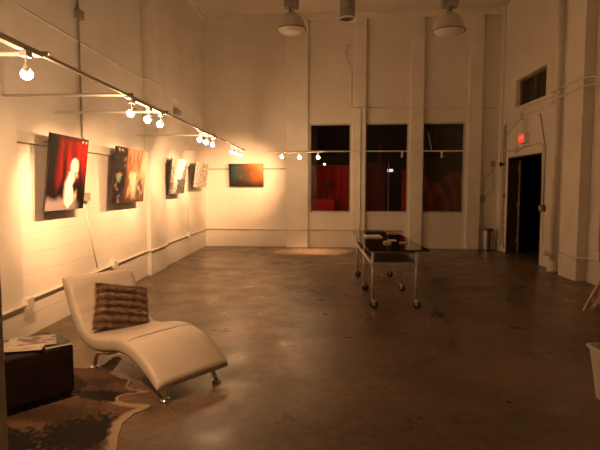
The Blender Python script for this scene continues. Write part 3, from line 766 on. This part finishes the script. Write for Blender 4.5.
# stand it on the seat against the back: local x -> across the chaise, local z -> up the back
cs = Matrix.Translation((-1.88, 3.97, 0)) @ Matrix.Rotation(UA, 4, 'Z')
bx, bz = Vector((0, 1, 0)), Vector((-.38, 0, .925)).normalized()
tw = math.radians(-14)
bx2 = bx*math.cos(tw)+bz*math.sin(tw); bz2 = bz*math.cos(tw)-bx*math.sin(tw)
by = bz2.cross(bx2)
Rm = Matrix((bx2, by, bz2)).transposed().to_4x4()
cu_.matrix_world = cs @ Matrix.Translation((.035, .235, .475)) @ Rm

# ---------------------------------------------------------------- ottoman and magazines
M_ott = noisy(mat('dark brown leather', (.014,.006,.004), .6, spec=.2), (.011,.005,.003), (.018,.008,.005), 6, bump=.15, bscale=40)
OA = math.atan2(.77, .64)
ot = thing('ottoman', (-2.067, 3.361, 0), 'dark brown leather cube ottoman at the lower left', 'ottoman', rz=OA)
MB().box((-.225,-.225,.045), (.225,.225,.395)).build('body', M_ott, ot, bevel=.025, seg=4)
MB().box((-.2255,-.2255,.335), (.2255,.2255,.338)).build('seam', M_black, ot)
for sx in (-1, 1):
    for sy in (-1, 1):
        MB().box((sx*.18-.025, sy*.18-.025, .008), (sx*.18+.025, sy*.18+.025, .05)).build('foot', M_black, ot, bevel=.004)
def magazine(x, y, z, w, d, h, rz, fn, label):
    o = thing('magazine', (x, y, z), label, 'magazine', 'magazines on the ottoman', rz)
    c = MB(); c.grid(lambda s, t: Vector(((s-.5)*w, (t-.5)*d, h+.002*math.sin(s*3))), 26, 34)
    cv = c.build('cover', M_art, o); paint(cv, lambda q: fn(q.x/w+.5, q.y/d+.5))
    MB().box((-w/2,-d/2,0), (w/2,d/2,h*.98)).build('pages', M_paper, o)
    return o
def mag_a(u, v):
    n = fbm(u, v, 3); c = mixc((.12,.10,.085), (.38,.34,.30), sm(-.3, .4, n))
    if u < .16: c = mixc(c, (.25,.08,.055), sm(.2, .5, fbm(u, v, 6)+.4))
    if v > .82: c = mixc(c, (.45,.41,.36), .8)
    return c
def mag_b(u, v):
    n = fbm(u+3, v, 4); return mixc((.34,.30,.26), (.48,.44,.39), sm(-.3, .3, n))
def mag_c(u, v):
    n = fbm(u+7, v, 5); c = mixc((.04,.04,.04), (.24,.22,.20), sm(-.2, .4, n))
    if n > .25: c = (.05,.12,.06)
    return c
zt = .396
magazine(-2.045, 3.27, zt+.013, .21, .29, .010, OA-.62+PI/2, mag_b, 'pale magazine at the bottom of the pile on the ottoman')
magazine(-1.90, 3.40, zt, .17, .24, .012, OA-.1, mag_c, 'dark magazine with green print at the right end of the ottoman')
magazine(-2.01, 3.33, zt+.0245, .22, .29, .016, OA-.35+PI/2, mag_a, 'thick grey photo magazine on top of the pile on the ottoman')

# ---------------------------------------------------------------- cowhide rug
edge = [(-1.17,2.3),(-1.19,2.5),(-1.17,2.71),(-1.22,2.85),(-1.26,3.02),(-1.24,3.15),(-1.17,3.24),(-1.16,3.28),(-1.22,3.3),(-1.3,3.3),(-1.36,3.31),(-1.42,3.34),(-1.44,3.39),(-1.42,3.44),(-1.36,3.46),(-1.26,3.5),(-1.26,3.52),(-1.35,3.53),(-1.41,3.54),(-1.46,3.6),(-1.47,3.71),(-1.58,3.77),(-1.7,3.86),(-1.73,4.03),(-1.75,4.2),(-1.80,4.27),(-1.85,4.24),(-1.84,4.12),(-1.85,4.02),(-1.95,3.95),(-2.1,3.98),(-2.35,4.05),(-2.6,4.0),(-2.68,3.85),(-2.55,3.7),(-2.45,3.4),(-2.5,3.0),(-2.62,2.7),(-2.5,2.5),(-2.3,2.5),(-2.1,2.35),(-1.8,2.25),(-1.5,2.2),(-1.3,2.15)]
def jag(e):
    out = []
    for (a, b), (c, d) in zip(e, e[1:]+e[:1]):
        n = max(1, int(math.hypot(c-a, d-b)/.025))
        for i in range(n):
            t = i/n; x, y = a+(c-a)*t, b+(d-b)*t
            out.append((x+.008*noise.noise(Vector((x*30, y*30, 0))), y+.008*noise.noise(Vector((x*30, y*30, 9)))))
    return out
b = MB(); E = jag(edge)
b.bm.faces.new([b.bm.verts.new((x, y, .004)) for x, y in E])
for axis, lo, hi, st_ in ((0, -2.68, -1.16, .012), (1, 2.15, 4.27, .012)):
    c = lo+st_
    while c < hi:
        co = (c, 0, 0) if axis == 0 else (0, c, 0); no = (1, 0, 0) if axis == 0 else (0, 1, 0)
        bmesh.ops.bisect_plane(b.bm, geom=b.bm.verts[:]+b.bm.edges[:]+b.bm.faces[:], plane_co=co, plane_no=no); c += st_
M_hide = vcol('cowhide', .75, .2, bump=.5, bscale=120)
rug = b.build('cowhide_rug', M_hide, solid=.006)
tag(rug, 'brown, black and cream cowhide rug lying under the ottoman and chaise', 'rug')
def segdist(x, y):
    m = 9
    for (a, c), (d, e) in zip(edge, edge[1:]+edge[:1]):
        vx, vy = d-a, e-c; L2 = vx*vx+vy*vy
        t = max(0, min(1, ((x-a)*vx+(y-c)*vy)/L2)); m = min(m, math.hypot(x-a-vx*t, y-c-vy*t))
    return m
def hide(co):
    x, y = co.x, co.y
    n = noise.fractal(Vector((x*4, y*4, 1)), 1, 2, 5); n2 = noise.fractal(Vector((x*34, y*22, 4)), 1, 2, 5)
    n3 = noise.noise(Vector((x*90, y*40, 7)))
    brown = mixc((.050,.028,.017), (.125,.074,.044), sm(-.5, .5, n+.5*n3))
    cream = (.33,.25,.165)
    def blob(cx, cy, rx, ry, rot):
        dx, dy = x-cx, y-cy; p = dx*math.cos(rot)+dy*math.sin(rot); q = -dx*math.sin(rot)+dy*math.cos(rot)
        return 1-math.hypot(p/rx, q/ry)
    dk = max(blob(-1.47,2.88,.26,.24,.5), blob(-1.55,3.42,.24,.09,-.15), blob(-1.95,2.7,.35,.2,.2), blob(-1.80,4.12,.06,.16,0), blob(-2.3,3.7,.3,.2,0))
    c = mixc(brown, (.014,.009,.007), sm(-.06, .16, dk+.16*n+.5*n2))
    d = segdist(x, y)
    w = .075 if (y < 3.32 and x > -1.5) else (.028 if x > -1.5 else .012)
    c = mixc(c, cream, sm(w, w*.55, d+.02*n+.012*n2))
    return c
paint(rug, hide)

# ---------------------------------------------------------------- right edge: waste bin and trestle
wb = thing('waste_bin', (2.105, 3.43, 0), 'white tapered waste bin at the lower right edge', 'bin', rz=math.radians(4))
def rr(w, d, z, r=.04, n=5):
    pts = []
    for qx, qy, a0 in ((1,1,0),(-1,1,PI/2),(-1,-1,PI),(1,-1,1.5*PI)):
        for i in range(n+1):
            a = a0+PI/2*i/n; pts.append(Vector((qx*(w-r)+r*math.cos(a), qy*(d-r)+r*math.sin(a), z)))
    return pts
b = MB(); rings = [[b.bm.verts.new(p) for p in q] for q in (rr(.135,.17,0),rr(.15,.185,.15),rr(.176,.213,.372),rr(.170,.207,.372),rr(.145,.18,.15),rr(.13,.165,.012))]
for A, Bq in zip(rings, rings[1:]):
    for j in range(len(A)): b.bm.faces.new((A[j], A[(j+1)%len(A)], Bq[(j+1)%len(A)], Bq[j]))
b.bm.faces.new(rings[0][::-1]); b.bm.faces.new(rings[-1])
b.build('body', M_binw, wb, smooth=False)
b = MB(); rings = [[b.bm.verts.new(p) for p in q] for q in (rr(.174,.211,.357),rr(.186,.223,.357),rr(.186,.223,.374),rr(.170,.207,.374))]
for A, Bq in zip(rings, rings[1:]+rings[:1]):
    for j in range(len(A)): b.bm.faces.new((A[j], A[(j+1)%len(A)], Bq[(j+1)%len(A)], Bq[j]))
b.build('rim', M_binw, wb)
ts = thing('wooden_trestle', (3.46, 5.84, 0), 'pale wooden A-frame trestle cut off by the right edge', 'trestle', rz=math.radians(-50))
for y in (-.03, .28):
    for sx in (-1, 1):
        MB().tube([(sx*.39, y, .0), (sx*.04, y, .80)], .028, 4).build('leg', M_wood, ts)
    MB().box((-.34, y-.015, .12), (.34, y+.015, .16)).build('crosspiece', M_wood, ts)
MB().box((-.05, -.15, .78), (.05, .36, .86)).build('top_beam', M_wood, ts, bevel=.004)

# light inside the dark room: red lamp inferred behind left sill, plus added fixtureless glows
def point(name, loc, e, col, r=.05):
    ld = bpy.data.lights.new(name, 'POINT'); ld.energy = e; ld.color = col; ld.shadow_soft_size = r
    o = bpy.data.objects.new(name, ld); COL.objects.link(o); o.location = loc; return o
point('red_glow', bw(2.5, -.32, .75), .7, (1,.16,.08))
point('red_glow', bw(3.4, -.30, 1.1), .25, (1,.2,.1))
point('red_glow', bw(5.15, -.35, 1.0), .9, (1,.3,.14))
point('room_glow', bw(4.6, -.4, .5), .35, (1,.4,.2))

# ---------------------------------------------------------------- world, camera, view
w = bpy.data.worlds.new('night'); S.world = w; w.use_nodes = True
w.node_tree.nodes['Background'].inputs[0].default_value = (.002, .0025, .004, 1)
cam = bpy.data.cameras.new('camera'); co = bpy.data.objects.new('camera', cam); COL.objects.link(co)
cam.sensor_fit = 'HORIZONTAL'; cam.sensor_width = 36; cam.lens = 30; cam.clip_start = .05
p_, t_ = math.radians(4.346), math.radians(2.52)
Fv = Vector((-math.sin(t_)*math.cos(p_), math.cos(t_)*math.cos(p_), -math.sin(p_)))
co.location = (0, 0, 1.5); co.rotation_euler = Fv.to_track_quat('-Z', 'Y').to_euler()
S.camera = co
vs = S.view_settings
S.display_settings.display_device = 'sRGB'
vs.view_transform = 'Standard'; vs.look = 'None'; vs.exposure = 0.12; vs.gamma = 1; vs.use_curve_mapping = False
S.cycles.max_bounces = 10; S.cycles.diffuse_bounces = 6
S.cycles.sample_clamp_indirect = 4
try:
    S.cycles.use_denoising = True; S.cycles.denoiser = 'OPENIMAGEDENOISE'
except Exception: pass
